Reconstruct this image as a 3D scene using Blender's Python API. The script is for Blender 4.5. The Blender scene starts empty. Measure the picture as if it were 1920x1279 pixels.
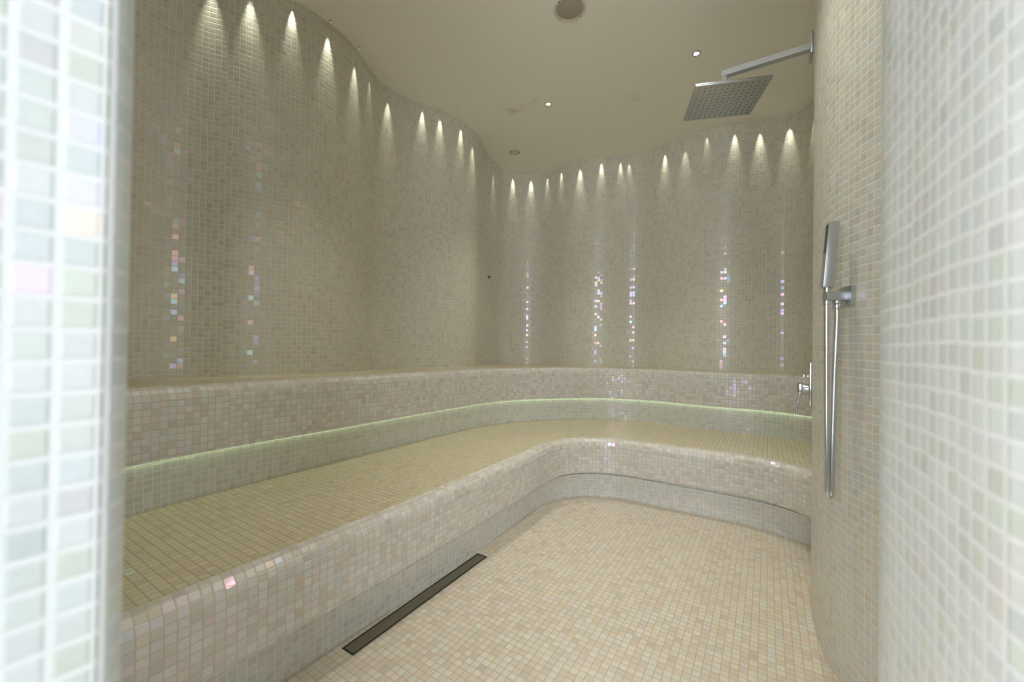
import bpy, bmesh, math, random
from mathutils import Vector, Matrix, geometry

# ------------------------------------------------------------------ plan curves (metres)
P = 0.0235          # mosaic pitch
H = 2.68            # ceiling height
# GEO-BEGIN
def catmull(pts, n=24):
    out = []
    for i in range(len(pts) - 1):
        p0 = pts[max(i - 1, 0)]; p1 = pts[i]; p2 = pts[i + 1]; p3 = pts[min(i + 2, len(pts) - 1)]
        for k in range(n):
            t = k / n
            out.append(tuple(0.5 * ((2 * p1[j]) + (-p0[j] + p2[j]) * t + (2 * p0[j] - 5 * p1[j] + 4 * p2[j] - p3[j]) * t * t
                                    + (-p0[j] + 3 * p1[j] - 3 * p2[j] + p3[j]) * t ** 3) for j in (0, 1)))
    out.append(tuple(pts[-1]))
    return out

def resample(poly, step):
    out = [poly[0]]; need = step; i = 0; cur = poly[0]
    while i < len(poly) - 1:
        nx = poly[i + 1]; d = math.dist(cur, nx)
        if d >= need:
            t = need / d
            cur = (cur[0] + (nx[0] - cur[0]) * t, cur[1] + (nx[1] - cur[1]) * t)
            out.append(cur); need = step
        else:
            need -= d; cur = nx; i += 1
    return out

def smooth(poly, it):
    p = list(poly)
    for _ in range(it):
        p = [p[0]] + [((p[i-1][0] + 2*p[i][0] + p[i+1][0]) / 4, (p[i-1][1] + 2*p[i][1] + p[i+1][1]) / 4) for i in range(1, len(p) - 1)] + [p[-1]]
    return p

def curve(pts, it=6, step=None):
    return resample(smooth(resample(catmull(pts), 0.02), it), step or P)

def offset(poly, d):
    """shift a plan curve to its left hand side"""
    out = []
    for i in range(len(poly)):
        a = poly[max(i - 1, 0)]; b = poly[min(i + 1, len(poly) - 1)]
        tx, ty = b[0] - a[0], b[1] - a[1]; l = math.hypot(tx, ty)
        out.append((poly[i][0] - ty / l * d, poly[i][1] + tx / l * d))
    return out

WALL = [(-1.60, 1.45), (-1.580, 1.56), (-1.548, 1.665), (-1.487, 1.752), (-1.41, 1.813), (-1.345, 1.842), (-1.28, 1.874), (-1.20, 1.934),
        (-1.125, 2.0), (-1.06, 2.066), (-1.0, 2.145), (-0.948, 2.250), (-0.925, 2.35), (-0.905, 2.48), (-0.881, 2.62), (-0.81, 2.735), (-0.725, 2.811),
        (-0.631, 2.87), (-0.52, 2.947), (-0.425, 3.04), (-0.345, 3.157), (-0.297, 3.275), (-0.262, 3.465), (-0.196, 3.69), (-0.11, 3.875),
        (0.0, 3.966), (0.12, 4.0), (0.258, 3.975), (0.386, 3.86), (0.505, 3.735), (0.654, 3.65), (0.804, 3.61), (0.993, 3.596),
        (1.11, 3.565), (1.19, 3.49), (1.267, 3.39), (1.344, 3.292), (1.424, 3.208), (1.525, 3.127), (1.628, 3.064), (1.74, 3.022), (1.857, 2.995),
        (1.967, 2.95), (2.019, 2.895), (2.04, 2.825), (2.037, 2.76), (2.028, 2.70)]
WALL_HIDDEN = [(-0.335, 0.352), (-0.375, 0.385), (-0.46, 0.41), (-0.60, 0.42), (-1.0, 0.42), (-1.40, 0.46), (-1.64, 0.62), (-1.715, 0.90), (-1.66, 1.20), (-1.60, 1.45)]
PILLAR = [(-0.75, 0.30), (-0.60, 0.28), (-0.46, 0.235), (-0.395, 0.232), (-0.3484, 0.281), (-0.3355, 0.2975), (-0.3210, 0.3150), (-0.3190, 0.327), (-0.335, 0.352)]
RWALL = [(2.028, 2.70), (2.01, 2.58), (1.94, 2.43), (1.78, 2.20), (1.55, 1.96), (1.36, 1.785), (1.245, 1.668), (1.162, 1.563), (1.091, 1.462),
         (1.025, 1.345), (0.985, 1.265), (0.963, 1.19), (0.947, 1.10), (0.938, 1.0), (0.93, 0.90), (0.90, 0.79), (0.83, 0.715), (0.72, 0.68),
         (0.62, 0.655), (0.55, 0.605), (0.508, 0.555), (0.47, 0.48), (0.41, 0.378), (0.365, 0.30), (0.348, 0.25), (0.345, 0.20), (0.365, 0.15), (0.42, 0.115), (0.55, 0.10), (0.75, 0.10)]
UPLIP = [(-1.56, 0.56), (-1.50, 0.68), (-1.40, 0.90), (-1.30, 1.10), (-1.231, 1.24), (-1.165, 1.37), (-1.096, 1.493), (-1.03, 1.60), (-0.945, 1.735), (-0.869, 1.846),
         (-0.712, 2.094), (-0.506, 2.415), (-0.373, 2.62), (-0.219, 2.835), (-0.04, 3.02), (0.171, 3.134), (0.386, 3.207), (0.58, 3.255), (0.766, 3.262),
         (1.015, 3.185), (1.183, 3.07), (1.385, 2.885), (1.655, 2.712), (1.762, 2.60), (1.835, 2.457), (1.87, 2.35)]
LOWLIP = [(-1.02, 0.44), (-0.92, 0.60), (-0.80, 0.785), (-0.71, 0.925), (-0.635, 1.035), (-0.555, 1.152), (-0.45, 1.310), (-0.311, 1.526), (-0.089, 1.880), (0.096, 2.178),
          (0.215, 2.385), (0.315, 2.505), (0.45, 2.567), (0.61, 2.566), (0.742, 2.515), (0.861, 2.440), (1.031, 2.348), (1.156, 2.267), (1.289, 2.170),
          (1.361, 2.085), (1.397, 1.995), (1.422, 1.908), (1.44, 1.865)]
KICK = [(-1.09, 0.44), (-1.0, 0.59), (-0.86, 0.80), (-0.76, 0.965), (-0.69, 1.08), (-0.635, 1.165), (-0.51, 1.345), (-0.427, 1.467), (-0.333, 1.607), (-0.217, 1.785), (-0.139, 1.910),
        (-0.06, 2.04), (0.033, 2.197), (0.138, 2.378), (0.256, 2.530), (0.38, 2.608), (0.498, 2.636), (0.611, 2.629), (0.72, 2.595), (0.814, 2.538),
        (0.998, 2.420), (1.123, 2.344), (1.238, 2.268), (1.338, 2.19), (1.420, 2.095), (1.470, 1.995), (1.495, 1.93)]
wall_c = curve(WALL, 5)
up_c = curve(UPLIP, 10)
low_c = curve(LOWLIP, 8)
kick_c = curve(KICK, 8)
r_c = curve(RWALL, 5)
# GEO-END
Z_LOW, Z_LOWLIP, Z_UP, Z_UPLIP = 0.385, 0.172, 0.805, 0.56
RAD = 6 * P / math.pi     # rounded seat edge: three mosaics long
AX = Vector((0.534, 0.845)); BX = Vector((0.845, -0.534))   # directions of the floor mosaic
C = bpy.context.scene.collection

# ------------------------------------------------------------------ node helper
class NT:
    def __init__(self, name):
        self.m = bpy.data.materials.new(name); self.m.use_nodes = True
        self.t = self.m.node_tree; self.t.nodes.clear()
    def n(self, typ, **kw):
        nd = self.t.nodes.new(typ)
        for k, v in kw.items():
            if k.startswith('i_'):
                key = k[2:]; key = int(key) if key.isdigit() else key.replace('_', ' ')
                self.put(nd, key, v)
            else:
                setattr(nd, k, v)
        return nd
    def put(self, nd, key, v):
        if isinstance(v, bpy.types.NodeSocket): self.t.links.new(v, nd.inputs[key])
        else: nd.inputs[key].default_value = v
    def math(self, op, a, b=None, c=None, clamp=False):
        nd = self.n('ShaderNodeMath', operation=op, use_clamp=clamp)
        for i, v in enumerate((a, b, c)):
            if v is not None: self.put(nd, i, v)
        return nd.outputs[0]
    def ramp(self, fac, stops, interp='CONSTANT'):
        nd = self.n('ShaderNodeValToRGB'); cr = nd.color_ramp; cr.interpolation = interp
        while len(cr.elements) < len(stops): cr.elements.new(0.5)
        for e, (p, c) in zip(cr.elements, stops): e.position = p; e.color = (*c, 1)
        self.put(nd, 0, fac); return nd.outputs[0]
    def mixc(self, fac, a, b, blend='MIX'):
        nd = self.n('ShaderNodeMix', data_type='RGBA', blend_type=blend)
        self.put(nd, 0, fac); self.put(nd, 6, a); self.put(nd, 7, b); return nd.outputs[2]
    def step(self, x, lo, hi, a=0.0, b=1.0):
        nd = self.n('ShaderNodeMapRange', interpolation_type='SMOOTHSTEP')
        for i, v in enumerate((x, lo, hi, a, b)): self.put(nd, i, v)
        return nd.outputs[0]
    def out(self, sh):
        o = self.n('ShaderNodeOutputMaterial'); self.t.links.new(sh, o.inputs[0]); return self.m

def lin(r, g, b):
    f = lambda c: c / 12.92 if c <= 0.04045 else ((c + 0.055) / 1.055) ** 2.4
    return tuple(f(x / 255) for x in (r, g, b))

def mosaic(name, palette, grout, vary=0.10, irid=0.34, irid_mix=0.11, rough=0.30, gw=0.045, tilt=0.03, jitter=True, spec=0.5, bump=0.35):
    t = NT(name)
    uv = t.n('ShaderNodeUVMap', uv_map='UVMap').outputs[0]
    s = t.n('ShaderNodeSeparateXYZ'); t.put(s, 0, uv)
    u = t.math('DIVIDE', s.outputs[0], P); v = t.math('DIVIDE', s.outputs[1], P)
    cu = t.math('FLOOR', u)
    if jitter:   # the sheets of mosaic were hung a little out of line with each other
        sheet = t.math('FLOOR', t.math('DIVIDE', t.math('ADD', cu, 4.0), 13.0))
        wn = t.n('ShaderNodeTexWhiteNoise', noise_dimensions='1D'); t.put(wn, 'W', sheet)
        col = t.n('ShaderNodeTexWhiteNoise', noise_dimensions='1D'); t.put(col, 'W', t.math('ADD', cu, 300.5))
        v = t.math('ADD', v, t.math('ADD', t.math('MULTIPLY', wn.outputs[0], 0.5), t.math('MULTIPLY', col.outputs[0], 0.10)))
    cv = t.math('FLOOR', v)
    fu = t.math('SUBTRACT', u, cu); fv = t.math('SUBTRACT', v, cv)
    eu = t.math('MINIMUM', fu, t.math('SUBTRACT', 1.0, fu)); ev = t.math('MINIMUM', fv, t.math('SUBTRACT', 1.0, fv))
    # rounded tile corners
    ed = t.math('SMOOTH_MIN', eu, ev, 0.05)
    mask = t.step(ed, gw - 0.02, gw + 0.03)
    hgt = t.step(ed, gw - 0.01, gw + 0.10)
    cell = t.n('ShaderNodeCombineXYZ'); t.put(cell, 0, t.math('ADD', cu, 0.5)); t.put(cell, 1, t.math('ADD', cv, 0.5))
    w1 = t.n('ShaderNodeTexWhiteNoise', noise_dimensions='3D'); t.put(w1, 'Vector', cell.outputs[0])
    c2 = t.n('ShaderNodeVectorMath', operation='ADD'); t.put(c2, 0, cell.outputs[0]); c2.inputs[1].default_value = (17.0, 43.0, 7.0)
    w2 = t.n('ShaderNodeTexWhiteNoise', noise_dimensions='3D'); t.put(w2, 'Vector', c2.outputs[0])
    s1 = t.n('ShaderNodeSeparateColor'); t.put(s1, 0, w1.outputs[1])
    s2 = t.n('ShaderNodeSeparateColor'); t.put(s2, 0, w2.outputs[1])
    n = len(palette)
    tilec = t.ramp(s1.outputs[0], [(i / n, c) for i, c in enumerate(palette)])
    # cloudiness inside the glass
    nz = t.n('ShaderNodeTexNoise', noise_dimensions='2D'); t.put(nz, 'Vector', uv); nz.inputs['Scale'].default_value = 130; nz.inputs['Detail'].default_value = 2
    br = t.math('ADD', t.math('MULTIPLY_ADD', s1.outputs[1], 2 * vary, 1 - vary), t.math('MULTIPLY_ADD', nz.outputs[0], 0.10, -0.05))
    vm = t.n('ShaderNodeVectorMath', operation='SCALE'); t.put(vm, 0, tilec); t.put(vm, 'Scale', br)
    base = t.mixc(mask, (*grout, 1), vm.outputs[0])
    # every tile sits at its own slight tilt
    geo = t.n('ShaderNodeNewGeometry')
    j1 = t.n('ShaderNodeVectorMath', operation='SUBTRACT'); t.put(j1, 0, w2.outputs[1]); j1.inputs[1].default_value = (.5, .5, .5)
    j2 = t.n('ShaderNodeVectorMath', operation='SCALE'); t.put(j2, 0, j1.outputs[0]); j2.inputs['Scale'].default_value = tilt
    j3 = t.n('ShaderNodeVectorMath', operation='ADD'); t.put(j3, 0, geo.outputs['Normal']); t.put(j3, 1, j2.outputs[0])
    j4 = t.n('ShaderNodeVectorMath', operation='NORMALIZE'); t.put(j4, 0, j3.outputs[0])
    bp = t.n('ShaderNodeBump'); t.put(bp, 'Height', hgt); bp.inputs['Distance'].default_value = 0.0016; bp.inputs['Strength'].default_value = bump
    t.put(bp, 'Normal', j4.outputs[0])
    pr = t.n('ShaderNodeBsdfPrincipled'); t.put(pr, 'Base Color', base); t.put(pr, 'Normal', bp.outputs[0])
    t.put(pr, 'Roughness', t.math('MULTIPLY_ADD', mask, rough - 0.75, 0.75)); pr.inputs['Specular IOR Level'].default_value = spec
    # iridescent glaze on part of the tiles
    hue = t.ramp(s2.outputs[2], [(0, (1, .45, .55)), (.18, (1, .62, .35)), (.36, (.62, .5, 1)), (.56, (.45, .62, 1)), (.74, (1, .5, .85)), (.9, (.5, .95, 1))])
    gl = t.n('ShaderNodeBsdfGlossy'); t.put(gl, 'Color', hue); gl.inputs['Roughness'].default_value = 0.12; t.put(gl, 'Normal', j4.outputs[0])
    isir = t.math('MULTIPLY', t.math('MULTIPLY', t.math('LESS_THAN', s2.outputs[0], irid), mask), irid_mix)
    mx = t.n('ShaderNodeMixShader'); t.put(mx, 0, isir); t.put(mx, 1, pr.outputs[0]); t.put(mx, 2, gl.outputs[0])
    return t.out(mx.outputs[0])

def simple(name, col, rough=0.5, metal=0.0, spec=0.5, noise=0.0, scale=40):
    t = NT(name)
    pr = t.n('ShaderNodeBsdfPrincipled'); pr.inputs['Metallic'].default_value = metal; pr.inputs['Specular IOR Level'].default_value = spec
    tc = t.n('ShaderNodeTexCoord')
    nz = t.n('ShaderNodeTexNoise'); t.put(nz, 'Vector', tc.outputs['Object']); nz.inputs['Scale'].default_value = scale; nz.inputs['Detail'].default_value = 4
    t.put(pr, 'Roughness', t.math('MULTIPLY_ADD', nz.outputs[0], 0.12, rough - 0.06))
    t.put(pr, 'Base Color', t.mixc(t.math('MULTIPLY', nz.outputs[0], noise), (*col, 1), (*(c * 0.7 for c in col), 1)))
    return t.out(pr.outputs[0])

def emit(name, col, strength):
    t = NT(name); e = t.n('ShaderNodeEmission'); e.inputs[0].default_value = (*col, 1); e.inputs[1].default_value = strength
    return t.out(e.outputs[0])

PAL_WALL = [lin(212, 211, 196), lin(203, 199, 184), lin(208, 205, 188), lin(199, 202, 188), lin(213, 205, 192), lin(196, 191, 174), lin(206, 207, 196), lin(203, 194, 178)]
PAL_BENCH = [lin(215, 214, 209), lin(199, 194, 180), lin(213, 209, 206), lin(204, 208, 203), lin(218, 213, 205), lin(194, 189, 174), lin(210, 203, 199), lin(212, 214, 210)]
PAL_SEAT = [lin(208, 198, 168), lin(200, 189, 158), lin(211, 203, 178), lin(196, 188, 160), lin(207, 194, 163), lin(203, 197, 172)]
PAL_FLOOR = [lin(212, 210, 196), lin(203, 191, 170), lin(208, 205, 190), lin(200, 186, 168), lin(214, 206, 191), lin(208, 212, 200), lin(203, 189, 173), lin(212, 204, 178), lin(207, 197, 184), lin(206, 206, 198)]
PAL_OUT = [lin(212, 214, 210), lin(202, 208, 208), lin(208, 208, 205), lin(198, 206, 198), lin(196, 204, 206), lin(208, 206, 200), lin(196, 204, 182), lin(214, 214, 214)]
def calm(pal, k):
    m = [sum(c[i] for c in pal) / len(pal) for i in range(3)]
    return [tuple(m[i] + (c[i] - m[i]) * k for i in range(3)) for c in pal]
PAL_WALL, PAL_BENCH, PAL_SEAT, PAL_FLOOR, PAL_OUT = calm(PAL_WALL, .28), calm(PAL_BENCH, .6), calm(PAL_SEAT, .55), calm(PAL_FLOOR, .6), calm(PAL_OUT, .42)
M_WALL = mosaic('wall_mosaic', PAL_WALL, lin(226, 221, 198), vary=0.025)
M_BACK = M_WALL
M_BENCH = mosaic('bench_mosaic', PAL_BENCH, lin(196, 186, 162), vary=0.045, tilt=0.05)
M_RISER = mosaic('riser_mosaic', calm([lin(214, 214, 206), lin(206, 207, 200), lin(210, 208, 202), lin(203, 206, 200), lin(212, 210, 200)], .8), lin(231, 229, 215), vary=0.03)
M_SEAT = mosaic('seat_mosaic', PAL_SEAT, lin(176, 160, 124), vary=0.03, irid=0.1, jitter=False)
M_FLOOR = mosaic('floor_mosaic', PAL_FLOOR, lin(190, 168, 136), vary=0.035, irid=0.12, jitter=False)
M_RIGHT = mosaic('shower_mosaic', calm(PAL_WALL + PAL_OUT[:4], .6), lin(229, 227, 213), vary=0.02)
M_OUT = mosaic('entrance_mosaic', PAL_OUT, lin(220, 220, 217), vary=0.04, irid=0.15, irid_mix=0.12, gw=0.075)
M_CHROME = simple('chrome', (0.62, 0.63, 0.65), 0.16, 1.0)
M_SATIN = simple('satin_chrome', (0.56, 0.59, 0.62), 0.34, 1.0, noise=0.25)
M_STEEL = simple('brushed_steel', (0.30, 0.28, 0.22), 0.45, 1.0, noise=0.3, scale=80)
M_DARK = simple('dark_slot', (0.02, 0.018, 0.014), 0.6)
M_RUBBER = simple('nozzle_rubber', (0.06, 0.06, 0.06), 0.6)
M_WHITE = simple('white_plastic', lin(214, 206, 190), 0.5)
M_GRILLE = simple('grey_grille', lin(176, 168, 150), 0.7, noise=0.4, scale=300)
M_LENS = emit('fibre_lens', (1.0, 0.97, 0.85), 2)
M_BULB = emit('warm_bulb', (1.0, 0.86, 0.62), 30)
M_LED = emit('led_strip', (0.75, 1.0, 0.6), 3.6)

def ceiling_material():
    t = NT('ceiling_plaster')
    tc = t.n('ShaderNodeTexCoord').outputs['Object']
    base = (*lin(242, 238, 225), 1)
    nz = t.n('ShaderNodeTexNoise'); t.put(nz, 'Vector', tc); nz.inputs['Scale'].default_value = 9; nz.inputs['Detail'].default_value = 5
    total = None
    for (x, y, r, k) in ((-0.03, 2.9, 0.10, 1.0), (0.03, 2.86, 0.07, .8), (0.83, 2.77, 0.06, .9), (0.75, 2.73, 0.10, .6), (0.13, 2.80, 0.08, .5), (-0.45, 2.9, .06, .5), (0.25, 3.3, 0.09, .35)):
        d = t.n('ShaderNodeVectorMath', operation='DISTANCE'); t.put(d, 0, tc); d.inputs[1].default_value = (x, y, H)
        m = t.math('MULTIPLY', t.step(d.outputs['Value'], r, 0.0), k)
        total = m if total is None else t.math('MAXIMUM', total, m)
    st = t.math('MULTIPLY', total, t.step(nz.outputs[0], 0.40, 0.68))
    col = t.mixc(t.math('MULTIPLY', st, 0.45), base, (*lin(150, 134, 106), 1))
    n2 = t.n('ShaderNodeTexNoise'); t.put(n2, 'Vector', tc); n2.inputs['Scale'].default_value = 400
    bp = t.n('ShaderNodeBump'); t.put(bp, 'Height', n2.outputs[0]); bp.inputs['Strength'].default_value = 0.05; bp.inputs['Distance'].default_value = 0.002
    pr = t.n('ShaderNodeBsdfPrincipled'); t.put(pr, 'Base Color', col); pr.inputs['Roughness'].default_value = 0.6; t.put(pr, 'Normal', bp.outputs[0])
    pr.inputs['Specular IOR Level'].default_value = 0.3
    return t.out(pr.outputs[0])
M_CEIL = ceiling_material()

# ------------------------------------------------------------------ object helpers
def link(name, me, parent=None):
    o = bpy.data.objects.new(name, me); C.objects.link(o)
    if parent: o.parent = parent
    return o

def tag(o, label=None, cat=None, group=None, kind=None):
    if label: o['label'] = label
    if cat: o['category'] = cat
    if group: o['group'] = group
    if kind: o['kind'] = kind
    return o

def empty(name, loc, label, cat, group=None, rz=0.0):
    o = bpy.data.objects.new(name, None); C.objects.link(o); o.location = loc; o.rotation_euler = (0, 0, rz)
    o.empty_display_size = 0.05
    return tag(o, label, cat, group)

class Tiled:
    """bmesh with metric UVs"""
    def __init__(self):
        self.bm = bmesh.new(); self.uv = self.bm.loops.layers.uv.new('UVMap')
    def face(self, co, uv, mi=0):
        f = self.bm.faces.new([self.bm.verts.new(c) for c in co])
        for l, w in zip(f.loops, uv): l[self.uv].uv = w
        f.material_index = mi
        return f
    def ribbon(self, profiles, flip=False, u0=0.0, v0=0.0, mi=0):
        """profiles: list of (plan curve, z) from bottom to top; all curves have equal length lists"""
        v = [v0]
        mid = len(profiles[0][0]) // 2
        for (c0, z0), (c1, z1) in zip(profiles, profiles[1:]):
            v.append(v[-1] + math.sqrt(math.dist(c0[mid], c1[mid]) ** 2 + (z1 - z0) ** 2))
        n = len(profiles[0][0])
        for k in range(len(profiles) - 1):
            (c0, z0), (c1, z1) = profiles[k], profiles[k + 1]
            for i in range(n - 1):
                u, w = u0 + i * P, u0 + (i + 1) * P
                co = [(*c0[i], z0), (*c0[i + 1], z0), (*c1[i + 1], z1), (*c1[i], z1)]
                uv = [(u, v[k]), (w, v[k]), (w, v[k + 1]), (u, v[k + 1])]
                if flip: co.reverse(); uv.reverse()
                self.face(co, uv, mi)
    def plate(self, loop, z, up=True, mi=0):
        pts = [Vector((x, y, 0)) for x, y in loop]
        for tri in geometry.tessellate_polygon([pts]):
            q = [pts[i] for i in tri]
            nz = (q[1] - q[0]).cross(q[2] - q[0]).z
            if abs(nz) < 1e-10: continue
            if (nz > 0) != up: q.reverse()
            self.face([(p.x, p.y, z) for p in q], [(p.xy.dot(AX) + 5, p.xy.dot(BX) + 5) for p in q], mi)
    def build(self, name, mats, parent=None):
        bmesh.ops.remove_doubles(self.bm, verts=self.bm.verts, dist=1e-5)
        me = bpy.data.meshes.new(name); self.bm.to_mesh(me); self.bm.free()
        for m in (mats if isinstance(mats, (list, tuple)) else [mats]): me.materials.append(m)
        return link(name, me, parent)

def solid(name, mats, parent, fn, bevel=0.0, smooth_angle=True, seg=2):
    bm = bmesh.new(); fn(bm)
    if bevel:
        es = [e for e in bm.edges if len(e.link_faces) == 2 and e.calc_face_angle(0) > 0.6]
        bmesh.ops.bevel(bm, geom=es, offset=bevel, segments=seg, profile=0.5, affect='EDGES', clamp_overlap=True)
    bmesh.ops.recalc_face_normals(bm, faces=bm.faces)
    me = bpy.data.meshes.new(name); bm.to_mesh(me); bm.free()
    for m in (mats if isinstance(mats, (list, tuple)) else [mats]): me.materials.append(m)
    if smooth_angle:
        me.polygons.foreach_set('use_smooth', [True] * len(me.polygons))
        me.set_sharp_from_angle(angle=math.radians(25))
    return link(name, me, parent)

def box(bm, c, size, rot=None, mi=0):
    M = Matrix.Translation(c) @ (rot.to_4x4() if rot else Matrix.Identity(4)) @ Matrix.Diagonal((*size, 1))
    g = bmesh.ops.create_cube(bm, size=1, matrix=M)
    for f in {f for v in g['verts'] for f in v.link_faces}: f.material_index = mi

def cyl(bm, a, b, r1, r2=None, n=24, mi=0):
    a, b = Vector(a), Vector(b); d = b - a
    M = Matrix.Translation((a + b) / 2) @ d.to_track_quat('Z', 'Y').to_matrix().to_4x4()
    g = bmesh.ops.create_cone(bm, cap_ends=True, segments=n, radius1=r1, radius2=r1 if r2 is None else r2, depth=d.length, matrix=M)
    for f in {f for v in g['verts'] for f in v.link_faces}: f.material_index = mi

def lathe(bm, prof, n=32, M=None, mi=0):
    rings = []
    for r, z in prof:
        rings.append([bm.verts.new((M or Matrix.Identity(4)) @ Vector((r * math.cos(2*math.pi*i/n), r * math.sin(2*math.pi*i/n), z))) for i in range(n)])
    for a, b in zip(rings, rings[1:]):
        for i in range(n):
            f = bm.faces.new((a[i], a[(i+1) % n], b[(i+1) % n], b[i])); f.material_index = mi
    for ring in (rings[0], rings[-1]):
        f = bm.faces.new(ring); f.material_index = mi

def frame(xaxis):
    """rotation whose local x points along a horizontal direction"""
    x = Vector((xaxis[0], xaxis[1], 0)).normalized(); y = Vector((-x.y, x.x, 0))
    return Matrix(((x.x, y.x, 0), (x.y, y.y, 0), (0, 0, 1)))

# ------------------------------------------------------------------ the room
def wall(name, c, mat, u0=0.0, z0=0.0):
    t = Tiled(); t.ribbon([(c, z0), (c, H)], u0=u0)
    return tag(t.build(name, mat), kind='structure')

hid_c = resample(smooth(resample(catmull(WALL_HIDDEN), .02), 3), P); hid_c.append(wall_c[0])
corner = min(range(len(wall_c)), key=lambda i: math.dist(wall_c[i], (0.0, 3.966)))
wall('wall_left', wall_c[:corner + 1], M_WALL)
wall('wall_back', wall_c[corner:] , M_BACK, u0=corner * P)
pil = resample(catmull(PILLAR[:-2], 8), P)
k_edge = min(range(len(pil)), key=lambda i: math.dist(pil[i], (-0.3210, 0.3150)))
pil = resample(list(reversed(catmull(PILLAR[:7], 8))), P); pil.reverse()
t = Tiled(); t.ribbon([(pil, 0), (pil, H)])
edge = [pil[-1], (-0.3188, 0.3210), (-0.3200, 0.3290), (-0.3260, 0.3420), WALL_HIDDEN[0]]
for a, b, ua in zip(edge, edge[1:], (0.30, 0.306, 0.31, 0.32)):
    t.face([(*a, 0), (*b, 0), (*b, H), (*a, H)], [(ua, 0), (ua + .009, 0), (ua + .009, H), (ua, H)])
tag(t.build('wall_front', M_OUT), kind='structure')
t = Tiled(); hc = [WALL_HIDDEN[0]] + hid_c[1:]; t.ribbon([(hc, 0), (hc, H)], u0=20)
tag(t.build('wall_entrance', M_WALL), kind='structure')
k_near = min(range(len(r_c)), key=lambda i: math.dist(r_c[i], (0.62, 0.655)))
wall('wall_right', [wall_c[-1]] + r_c[1:k_near + 1], M_RIGHT, u0=40)
wall('wall_doorway', r_c[k_near:], M_OUT, u0=60)
t = Tiled(); t.plate([(-2.0, 0.05), (2.3, 0.05), (2.3, 4.15), (-2.0, 4.15)], 0.0); tag(t.build('floor', M_FLOOR), kind='structure')
t = Tiled(); t.plate([(-2.0, 0.05), (2.3, 0.05), (2.3, 4.15), (-2.0, 4.15)], H, up=False); tag(t.build('ceiling', M_CEIL), kind='structure')

# ------------------------------------------------------------------ benches
def rounded(c, ztop, zlip):
    prof = [(c, zlip), (c, ztop - RAD)]
    for k in range(1, 4):
        a = math.pi / 2 * k / 3
        prof.append((offset(c, RAD * (1 - math.cos(a))), ztop - RAD * (1 - math.sin(a))))
    return prof

def rs(c, n):  # same curve with n points
    L = sum(math.dist(a, b) for a, b in zip(c, c[1:])); out = resample(c, L / (n - 1) * 0.999999)
    return out[:n - 1] + [c[-1]]

rise_c = offset(up_c, 0.058)
lowb = empty('lower_bench', (-0.2, 2.2, 0), 'low tiled bench along left and back walls, nearest the floor drain', 'bench')
prof = rounded(low_c, Z_LOW, Z_LOWLIP)
inner = prof[-1][0]
def part(t, name, mat, root):
    o = t.build(name, mat, root); o.matrix_parent_inverse = Matrix.Translation(-root.location); return o
t = Tiled(); t.ribbon(prof, v0=0.1, u0=57 * P); t.plate(low_c + list(reversed(rs(offset(kick_c, 0.011), len(low_c)))), Z_LOWLIP, up=False)
part(t, 'bench_front', M_BENCH, lowb)
t = Tiled(); t.plate(inner + list(reversed(rise_c)), Z_LOW); part(t, 'seat', M_SEAT, lowb)
t = Tiled(); kick_b = offset(kick_c, 0.011); t.ribbon([(kick_c, 0), (kick_c, 0.142), (kick_b, 0.142), (kick_b, Z_LOWLIP)], u0=3.007); part(t, 'plinth', M_RISER, lowb)  # shallow groove under the lip, shaped to make a shadow line

upb = empty('upper_bench', (-0.6, 2.8, Z_LOW), 'high tiled bench against the wavy wall, lit strip glowing under its lip', 'bench')
prof = rounded(up_c, Z_UP, Z_UPLIP)
t = Tiled(); t.ribbon(prof, v0=0.05, u0=1.5 * P); t.plate(up_c + list(reversed(rise_c)), Z_UPLIP, up=False)
part(t, 'bench_front', M_BENCH, upb)
t = Tiled()
t.plate(prof[-1][0] + [r_c[4]] + list(reversed([hid_c[-1 - i] for i in range(40)][::-1] + wall_c)), Z_UP)
part(t, 'seat', M_SEAT, upb)
t = Tiled(); t.ribbon([(rise_c, Z_LOW), (rise_c, Z_UPLIP)], u0=5.011); part(t, 'riser', M_RISER, upb)

# LED strip tucked behind the lip of the upper bench
t = Tiled(); a, b = offset(up_c, 0.046), offset(up_c, 0.054)
for i in range(len(a) - 1):
    t.face([(*a[i], Z_UPLIP - .004), (*b[i], Z_UPLIP - .004), (*b[i+1], Z_UPLIP - .004), (*a[i+1], Z_UPLIP - .004)], [(0, 0)] * 4)
tag(t.build('light_strip', M_LED), 'thin greenish light strip glowing beneath the lip of the upper bench', 'light strip')

# ------------------------------------------------------------------ floor drain
d = Vector((0.3735, 0.5945, 0)).normalized(); R = frame(d)
ctr = Vector((-0.3115, 1.5628, 0)); 
dr = empty('linear_drain', ctr, 'long narrow metal floor drain beside the low bench plinth', 'drain', rz=math.atan2(d.y, d.x))
solid('drain_frame', M_DARK, dr, lambda bm: [box(bm, (0, s * 0.0245, 0.0015), (0.706, 0.004, 0.003)) for s in (-1, 1)] + [box(bm, (s * 0.351, 0, 0.0015), (0.004, 0.045, 0.003)) for s in (-1, 1)], smooth_angle=False)
solid('drain_cover', M_STEEL, dr, lambda bm: box(bm, (0, 0, 0.0012), (0.696, 0.043, 0.0024)), bevel=0.0005)

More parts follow.
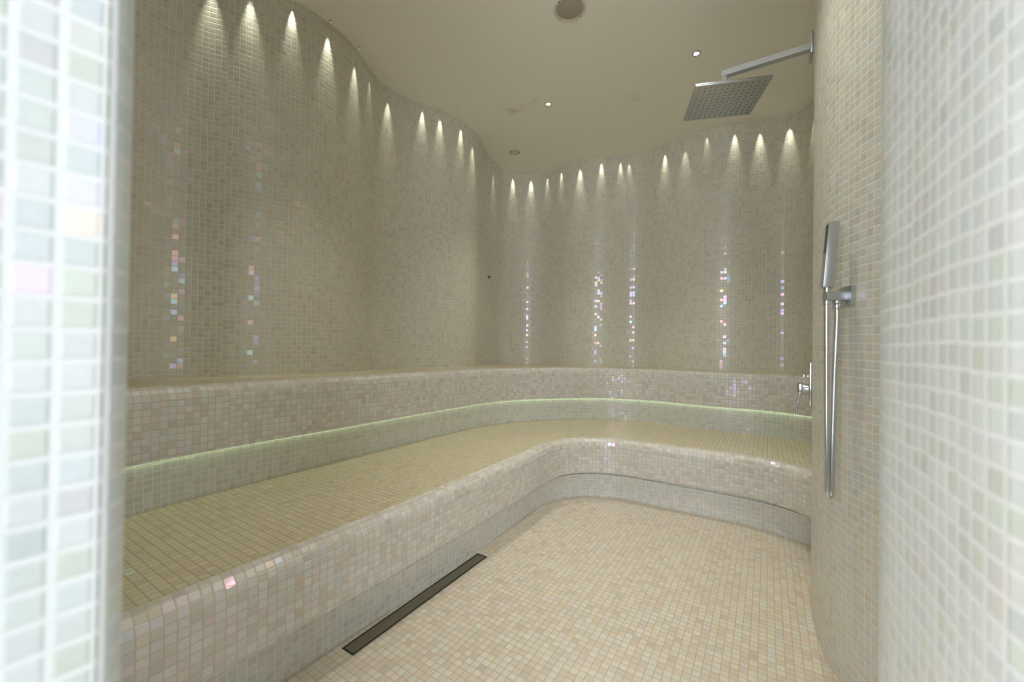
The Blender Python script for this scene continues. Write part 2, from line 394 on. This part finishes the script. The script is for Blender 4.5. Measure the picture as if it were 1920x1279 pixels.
# ------------------------------------------------------------------ rain shower
ARM_Z = 2.225
fl = Vector((1.236, 1.672, ARM_Z)); hc0 = Vector((0.960, 1.846, 0))
ad = (Vector((hc0.x, hc0.y, 0)) - Vector((fl.x, fl.y, 0))); alen = ad.length; ad.normalize()
rsx = empty('rain_shower', fl, 'square chrome rain shower head on a straight arm under the ceiling', 'shower', rz=math.atan2(ad.y, ad.x))
solid('wall_plate', M_SATIN, rsx, lambda bm: box(bm, (0.005, 0, 0), (0.010, 0.085, 0.088)), bevel=0.0015)
def arm(bm):
    box(bm, ((alen + 0.008) / 2 + 0.004, 0, 0.0), (alen + 0.008, 0.028, 0.026))
solid('arm', M_SATIN, rsx, arm, bevel=0.0006, smooth_angle=False, seg=1)
solid('drop_pipe', M_SATIN, rsx, lambda bm: box(bm, (alen, 0, -0.052), (0.026, 0.0279, 0.078)), bevel=0.001)
HZ = 2.10
hd = Vector((0.302, -0.068)).normalized(); ang = math.atan2(hd.y, hd.x) - math.atan2(ad.y, ad.x)
Rh = Matrix.Rotation(ang, 3, 'Z')
def plate(bm): box(bm, (alen, 0, HZ - ARM_Z + 0.006), (0.302, 0.276, 0.012), Rh)
hdm = solid('shower_head', M_SATIN, rsx, plate, bevel=0.002)
def noz(bm):
    for i in range(12):
        for j in range(11):
            p = Rh @ Vector(((i - 5.5) * 0.0235, (j - 5) * 0.0235, 0))
            cyl(bm, (alen + p.x, p.y, HZ - ARM_Z + 0.001), (alen + p.x, p.y, HZ - ARM_Z - 0.0018), 0.0026, 0.0018, 8)
nz = solid('nozzle_grid', M_RUBBER, hdm, noz); tag(nz, kind='stuff')

# ------------------------------------------------------------------ mixer valve
def wall_frame(x, y):
    i = min(range(1, len(r_c) - 1), key=lambda k: math.dist(r_c[k], (x, y)))
    tx, ty = r_c[i+1][0] - r_c[i-1][0], r_c[i+1][1] - r_c[i-1][1]
    n = Vector((ty, -tx, 0)).normalized()
    return Vector((*r_c[i], 0)), n
wp, wn_ = wall_frame(1.208, 1.622)
if wn_.x > 0: wn_ = -wn_
mv = empty('mixer_valve', (wp.x, wp.y, 0.825), 'chrome shower mixer valve with lever handle low on the curved shower wall', 'tap', rz=math.atan2(wn_.y, wn_.x))
solid('back_plate', M_CHROME, mv, lambda bm: box(bm, (0.005, 0, 0), (0.011, 0.075, 0.172)), bevel=0.002)
solid('handle_base', M_SATIN, mv, lambda bm: cyl(bm, (0.008, 0, -0.022), (0.032, 0, -0.022), 0.0195, n=40), bevel=0.001)
def handle(bm):
    box(bm, (0.040, 0, -0.020), (0.020, 0.036, 0.044))
hb = solid('handle', M_CHROME, mv, handle, bevel=0.004)
solid('lever', M_CHROME, hb, lambda bm: cyl(bm, (0.041, 0, -0.040), (0.053, 0, -0.118), 0.0042, n=16))
def divert(bm):
    cyl(bm, (0.008, 0, 0.030), (0.022, 0, 0.030), 0.0065); cyl(bm, (0.022, 0, 0.030), (0.034, 0, 0.030), 0.0088)
solid('diverter_knob', M_CHROME, mv, divert, bevel=0.0012)

# ------------------------------------------------------------------ hand shower, holder, hose
wp, wn2 = wall_frame(0.952, 1.135)
if wn2.x > 0: wn2 = -wn2
PZ = 1.112
ho = empty('shower_holder', (wp.x, wp.y, PZ), 'square chrome wall bracket holding the hand shower', 'bracket', rz=math.atan2(wn2.y, wn2.x))
solid('wall_plate', M_SATIN, ho, lambda bm: box(bm, (0.005, 0, 0), (0.010, 0.056, 0.056)), bevel=0.0015)
def harm(bm): box(bm, (0.0355, 0, 0.0), (0.053, 0.024, 0.025))
solid('holder_arm', M_SATIN, ho, harm, bevel=0.0015)
solid('outlet', M_SATIN, ho, lambda bm: cyl(bm, (0.030, 0, -0.0125), (0.030, 0, -0.0215), 0.0105), bevel=0.001)
# handset: leans back to the wall
FX = frame(wn2)
def W(x, y, z): return wp + FX @ Vector((x, y, 0)) + Vector((0, 0, z))
cup = W(0.0565, 0.0, PZ + 0.014); tip = cup + Vector((0.020, 0.004, 0.196))
up_ = (tip - cup).normalized()
hs = empty('hand_shower', cup, 'slim square chrome stick hand shower leaning in its wall bracket', 'shower')
fx = Vector((0.93, -0.36, 0)); fx = (fx - fx.dot(up_) * up_).normalized(); fy = up_.cross(fx)
RH = Matrix((fx, fy, up_)).transposed()
def body(bm):
    box(bm, RH @ Vector((0, 0, 0.105)), (0.026, 0.027, 0.190), RH)
hb_ = solid('handset_body', M_SATIN, hs, body, bevel=0.0012)
def ribs(bm):
    for k in range(11):
        box(bm, RH @ Vector((-0.0125, 0, 0.190 - k * 0.0075)), (0.003, 0.020, 0.0035), RH)
solid('spray_face', M_RUBBER, hb_, ribs)
solid('collar', M_CHROME, hs, lambda bm: cyl(bm, (0, 0, -0.002), RH @ Vector((0, 0, 0.011)), 0.0085))

def tube(name, pts, r, mat, parent, n=12, rib=0.0, pitch=0.004):
    bm = bmesh.new(); rings = []
    cs = [Vector(p) for p in pts]
    for i, p in enumerate(cs):
        tg = (cs[min(i+1, len(cs)-1)] - cs[max(i-1, 0)]).normalized()
        a = tg.cross(Vector((0.3, 1, 0.05))).normalized(); b = tg.cross(a)
        rr = r + (rib if i % 2 else -rib)
        rings.append([bm.verts.new(p + a * rr * math.cos(2*math.pi*k/n) + b * rr * math.sin(2*math.pi*k/n)) for k in range(n)])
    for x, y in zip(rings, rings[1:]):
        for k in range(n): bm.faces.new((x[k], x[(k+1) % n], y[(k+1) % n], y[k]))
    bm.faces.new(rings[0]); bm.faces.new(rings[-1])
    bmesh.ops.recalc_face_normals(bm, faces=bm.faces)
    me = bpy.data.meshes.new(name); bm.to_mesh(me); bm.free(); me.materials.append(mat)
    me.polygons.foreach_set('use_smooth', [True] * len(me.polygons))
    return link(name, me, parent)

def catmull3(pts, n):
    out = []
    for i in range(len(pts) - 1):
        p0, p1, p2, p3 = (Vector(pts[j]) for j in (max(i-1, 0), i, i+1, min(i+2, len(pts)-1)))
        for k in range(n):
            s = k / n
            out.append(0.5 * ((2*p1) + (p2-p0)*s + (2*p0-5*p1+4*p2-p3)*s*s + (p3-p0+3*p1-3*p2)*s**3))
    out.append(Vector(pts[-1])); return out
def even(pts, step):
    out = [pts[0]]; acc = 0
    for a, b in zip(pts, pts[1:]):
        L = (b - a).length; x = step - acc
        while x <= L:
            out.append(a.lerp(b, x / L)); x += step
        acc = (acc + L) % step
    return out
ZB = 0.540
hpts = [W(0.0565, 0, PZ - 0.014), W(0.0565, 0, PZ - 0.06), W(0.0555, 0, 0.90), W(0.054, 0, 0.72), W(0.0525, 0.0, 0.60), W(0.0505, 0, ZB + 0.015), W(0.0455, 0, ZB), W(0.0405, 0, ZB + 0.015), W(0.040, 0, 0.62), W(0.038, 0, 0.75),
        W(0.034, 0, 0.92), W(0.030, 0, PZ - 0.08), W(0.030, 0, PZ - 0.024)]
org = hpts[6]
hose = empty('shower_hose', org, 'ribbed chrome shower hose hanging in a long loop below the bracket', 'hose')
path = even(catmull3([p - org for p in hpts], 40), 0.0022)
tube('hose', path, 0.0068, M_CHROME, hose, rib=0.0006)
a_, b_ = hpts[0] - org, hpts[-1] - org
solid('hose_nut', M_CHROME, hose, lambda bm: cyl(bm, a_ + Vector((0, 0, -0.012)), a_ + Vector((0, 0, 0.004)), 0.0085), bevel=0.001)
solid('hose_nut', M_CHROME, hose, lambda bm: cyl(bm, b_ + Vector((0, 0, -0.014)), b_ + Vector((0, 0, 0.002)), 0.0095), bevel=0.001)

# ------------------------------------------------------------------ things on the ceiling
sp = empty('ceiling_speaker', (0.27, 2.03, H), 'round flush loudspeaker with grey grille at the top of the ceiling', 'speaker')
solid('speaker_rim', M_WHITE, sp, lambda bm: lathe(bm, [(0.080, 0.0), (0.080, -0.003), (0.077, -0.006), (0.069, -0.006), (0.068, -0.003), (0.068, 0.0)], 48))
solid('grille', M_GRILLE, sp, lambda bm: lathe(bm, [(0.0679, 0.0), (0.0679, -0.004), (0.05, -0.0065), (0.02, -0.0075), (0.001, -0.0078)], 48))
for k in range(4):
    a = math.radians(35 + 90 * k)
    solid('screw', M_DARK, sp, lambda bm: cyl(bm, (0.0735 * math.cos(a), 0.0735 * math.sin(a), -0.004), (0.0735 * math.cos(a), 0.0735 * math.sin(a), -0.0075), 0.0028, n=12))
vt = empty('ceiling_vent', (0.0, 3.535, H), 'small round white ceiling valve above the far left corner', 'vent')
solid('valve_ring', M_WHITE, vt, lambda bm: lathe(bm, [(0.050, 0.0), (0.050, -0.003), (0.046, -0.006), (0.036, -0.006), (0.035, 0.0)], 40))
solid('valve_disc', M_WHITE, vt, lambda bm: lathe(bm, [(0.026, 0.0), (0.031, -0.008), (0.028, -0.011), (0.001, -0.0115)], 40))

def downlight(x, y, label, energy):
    r = empty('ceiling_downlight', (x, y, H), label, 'light', 'warm ceiling downlights')
    solid('trim_ring', M_SATIN, r, lambda bm: lathe(bm, [(0.0135, -0.001), (0.016, -0.004), (0.021, -0.004), (0.024, -0.001), (0.024, 0.0), (0.0135, 0.0)], 32))
    solid('bulb', M_BULB, r, lambda bm: lathe(bm, [(0.0130, 0.0), (0.0130, -0.002), (0.008, -0.004), (0.001, -0.0045)], 24))
    l = bpy.data.lights.new('downlight_beam', 'SPOT'); l.energy = energy; l.color = (1.0, 0.94, 0.83); l.spot_size = math.radians(85); l.spot_blend = 1.0; l.shadow_soft_size = 0.015
    lo = link('downlight_beam', l, r); lo.location = (0, 0, -0.012)
    return r
downlight(0.233, 2.833, 'small warm downlight in the middle of the ceiling', 32)
downlight(1.048, 2.331, 'small warm downlight beside the rain shower head', 32)
downlight(-0.45, 1.55, 'unseen warm downlight over the drain, added to light the room', 32)  # added out of view, lights the room from the drain side
downlight(0.62, 1.45, 'unseen warm downlight over the shower floor, added to light the room', 32)  # also added out of view, fills the shower floor

downlight(0.80, 1.05, 'unseen warm downlight near the hand shower, added to light the room', 26)  # extra unseen fill that lifts the darker right side of the room

sn = empty('wall_nozzle', (-0.205, 3.60, 1.59), 'small round chrome nozzle on the shaded wall left of the corner', 'nozzle')
i = min(range(1, len(wall_c) - 1), key=lambda k: math.dist(wall_c[k], (-0.205, 3.62)))
tx, ty = wall_c[i+1][0] - wall_c[i-1][0], wall_c[i+1][1] - wall_c[i-1][1]; nn = Vector((ty, -tx, 0)).normalized()
sn.location = (wall_c[i][0], wall_c[i][1], 1.59)
Ms = nn.to_track_quat('Z', 'Y').to_matrix().to_4x4()
solid('nozzle_flange', M_CHROME, sn, lambda bm: lathe(bm, [(0.019, 0.0), (0.019, 0.004), (0.016, 0.007), (0.010, 0.008)], 24, Ms))
solid('nozzle_tip', M_DARK, sn, lambda bm: lathe(bm, [(0.0095, 0.0075), (0.0095, 0.014), (0.006, 0.017), (0.001, 0.0175)], 20, Ms))

# fibre optic points that graze the walls from the edge of the ceiling
ORD = ['first', 'second', 'third', 'fourth', 'fifth', 'sixth', 'seventh', 'eighth', 'ninth', 'tenth', 'eleventh', 'twelfth', 'thirteenth', 'fourteenth', 'fifteenth', 'sixteenth', 'seventeenth', 'eighteenth']
FIBRES = [(0.453, 0.036, 1), (0.6, 0.0285, 1.1), (0.775, 0.014, 0.9), (0.955, 0.0215, 1.1), (1.15, 0.0292, 1.1), (1.32, 0.0218, 0.25), (1.519, 0.0263, 0.9), (1.781, 0.014, 0.8), (1.916, 0.0168, 0.8), (2.105, 0.0159, 0.9), (2.251, 0.0352, 1.0), (2.788, 0.0344, 0.5), (3.112, 0.014, 1), (3.3, 0.014, 1.1), (3.479, 0.014, 0.4), (3.653, 0.014, 0.5), (3.851, 0.0215, 1.1), (4.043, 0.014, 0.8), (4.212, 0.014, 0.5), (4.287, 0.0158, 0.3), (4.612, 0.0196, 0.9), (4.789, 0.0283, 0.5), (4.954, 0.014, 0.2), (5.145, 0.0214, 0.9), (5.314, 0.0255, 1.1), (5.502, 0.0263, 1.2), (5.704, 0.036, 0.6)]   # FIB
lens_me = bez_me = None
SC = corner * P
left_n = sum(1 for f in FIBRES if f[0] < SC)
for q, (s, off, pw) in enumerate(FIBRES):
    i = s / P; k = int(i); fr = i - k
    a, b = wall_c[k], wall_c[k + 1]
    p = Vector((a[0] + (b[0]-a[0]) * fr, a[1] + (b[1]-a[1]) * fr, H)); n = Vector((b[1]-a[1], -(b[0]-a[0]), 0)).normalized()
    if q < left_n: lab = '%s tiny ceiling spotlight grazing the left wall, counted from the far corner' % ORD[left_n - 1 - q]
    else: lab = '%s tiny ceiling spotlight grazing the back wall, counted from the far corner' % ORD[q - left_n]
    r = empty('wall_spotlight', p + n * off, lab, 'light', 'tiny spotlights along the edge of the ceiling')
    if lens_me is None:
        o = solid('lens', M_LENS, r, lambda bm: lathe(bm, [(0.0045, 0.0), (0.0045, -0.001), (0.003, -0.0022), (0.0005, -0.0025)], 12)); lens_me = o.data
    else: link('lens', lens_me, r)
    if bez_me is None:
        bz = solid('bezel', M_WHITE, r, lambda bm: lathe(bm, [(0.0048, 0.0), (0.0048, -0.011), (0.0062, -0.0115), (0.0070, -0.010), (0.0070, 0.0)], 16)); bez_me = bz.data
    else: link('bezel', bez_me, r)
    l = bpy.data.lights.new('spot_beam', 'SPOT'); l.energy = 7.5 * pw; l.color = (0.97, 1.0, 0.84); l.spot_size = math.radians(25); l.spot_blend = 0.95; l.shadow_soft_size = 0.003
    lo = link('spot_beam', l, r); lo.location = (0, 0, -0.0125); lo.rotation_mode = 'QUATERNION'; lo.rotation_quaternion = Vector((-n.x * 0.07, -n.y * 0.07, -1)).to_track_quat('-Z', 'Y')

# ------------------------------------------------------------------ light from the bright corridor outside the doorway, and fill lights added beside it
for zc, hgt, pw in ((1.9, 1.75, 125), (0.53, 0.95, 24)):
    l = bpy.data.lights.new('corridor_daylight', 'AREA'); l.shape = 'RECTANGLE'; l.size = 2.7; l.size_y = hgt; l.energy = pw; l.color = (0.86, 0.925, 1.0)
    lo = link('corridor_daylight', l); lo.location = (-0.65, -2.35, zc); lo.rotation_euler = (math.radians(90), 0, math.radians(-15))
l = bpy.data.lights.new('corridor_fill', 'AREA'); l.shape = 'RECTANGLE'; l.size = 0.8; l.size_y = 2.0; l.energy = 44; l.color = (0.95, 0.98, 1.0)  # added fill, placed to brighten the near right wall
lo = link('corridor_fill', l); lo.location = (-1.6, -0.40, 1.25); lo.rotation_euler = (math.radians(90), 0, math.radians(-70))
l = bpy.data.lights.new('corridor_fill', 'AREA'); l.shape = 'RECTANGLE'; l.size = 0.9; l.size_y = 2.2; l.energy = 14; l.color = (0.92, 0.97, 1.0)  # added fill, placed to show as bright strips in the left wall tiles
lo = link('corridor_fill', l); lo.location = (2.25, -1.85, 1.4); lo.rotation_euler = (math.radians(90), 0, math.radians(48))
w = bpy.data.worlds.new('World'); bpy.context.scene.world = w; w.use_nodes = True
w.node_tree.nodes['Background'].inputs[0].default_value = (0.9, 0.95, 1.0, 1); w.node_tree.nodes['Background'].inputs[1].default_value = 0.3

# ------------------------------------------------------------------ camera
cam = bpy.data.cameras.new('camera'); co = link('camera', cam)
cam.lens = 14.2; cam.sensor_width = 36; cam.sensor_fit = 'HORIZONTAL'; cam.shift_y = 8.0 / 1920
co.location = (0, 0, 0.95); co.rotation_euler = (math.radians(90.5), math.radians(-0.757), 0)
cam.clip_start = 0.01; cam.dof.use_dof = True; cam.dof.focus_distance = 2.4; cam.dof.aperture_fstop = 2.4
sc = bpy.context.scene; sc.camera = co
vs = sc.view_settings; vs.view_transform = 'Standard'; vs.look = 'None'; vs.exposure = 0.2; vs.gamma = 1.0; vs.use_curve_mapping = False
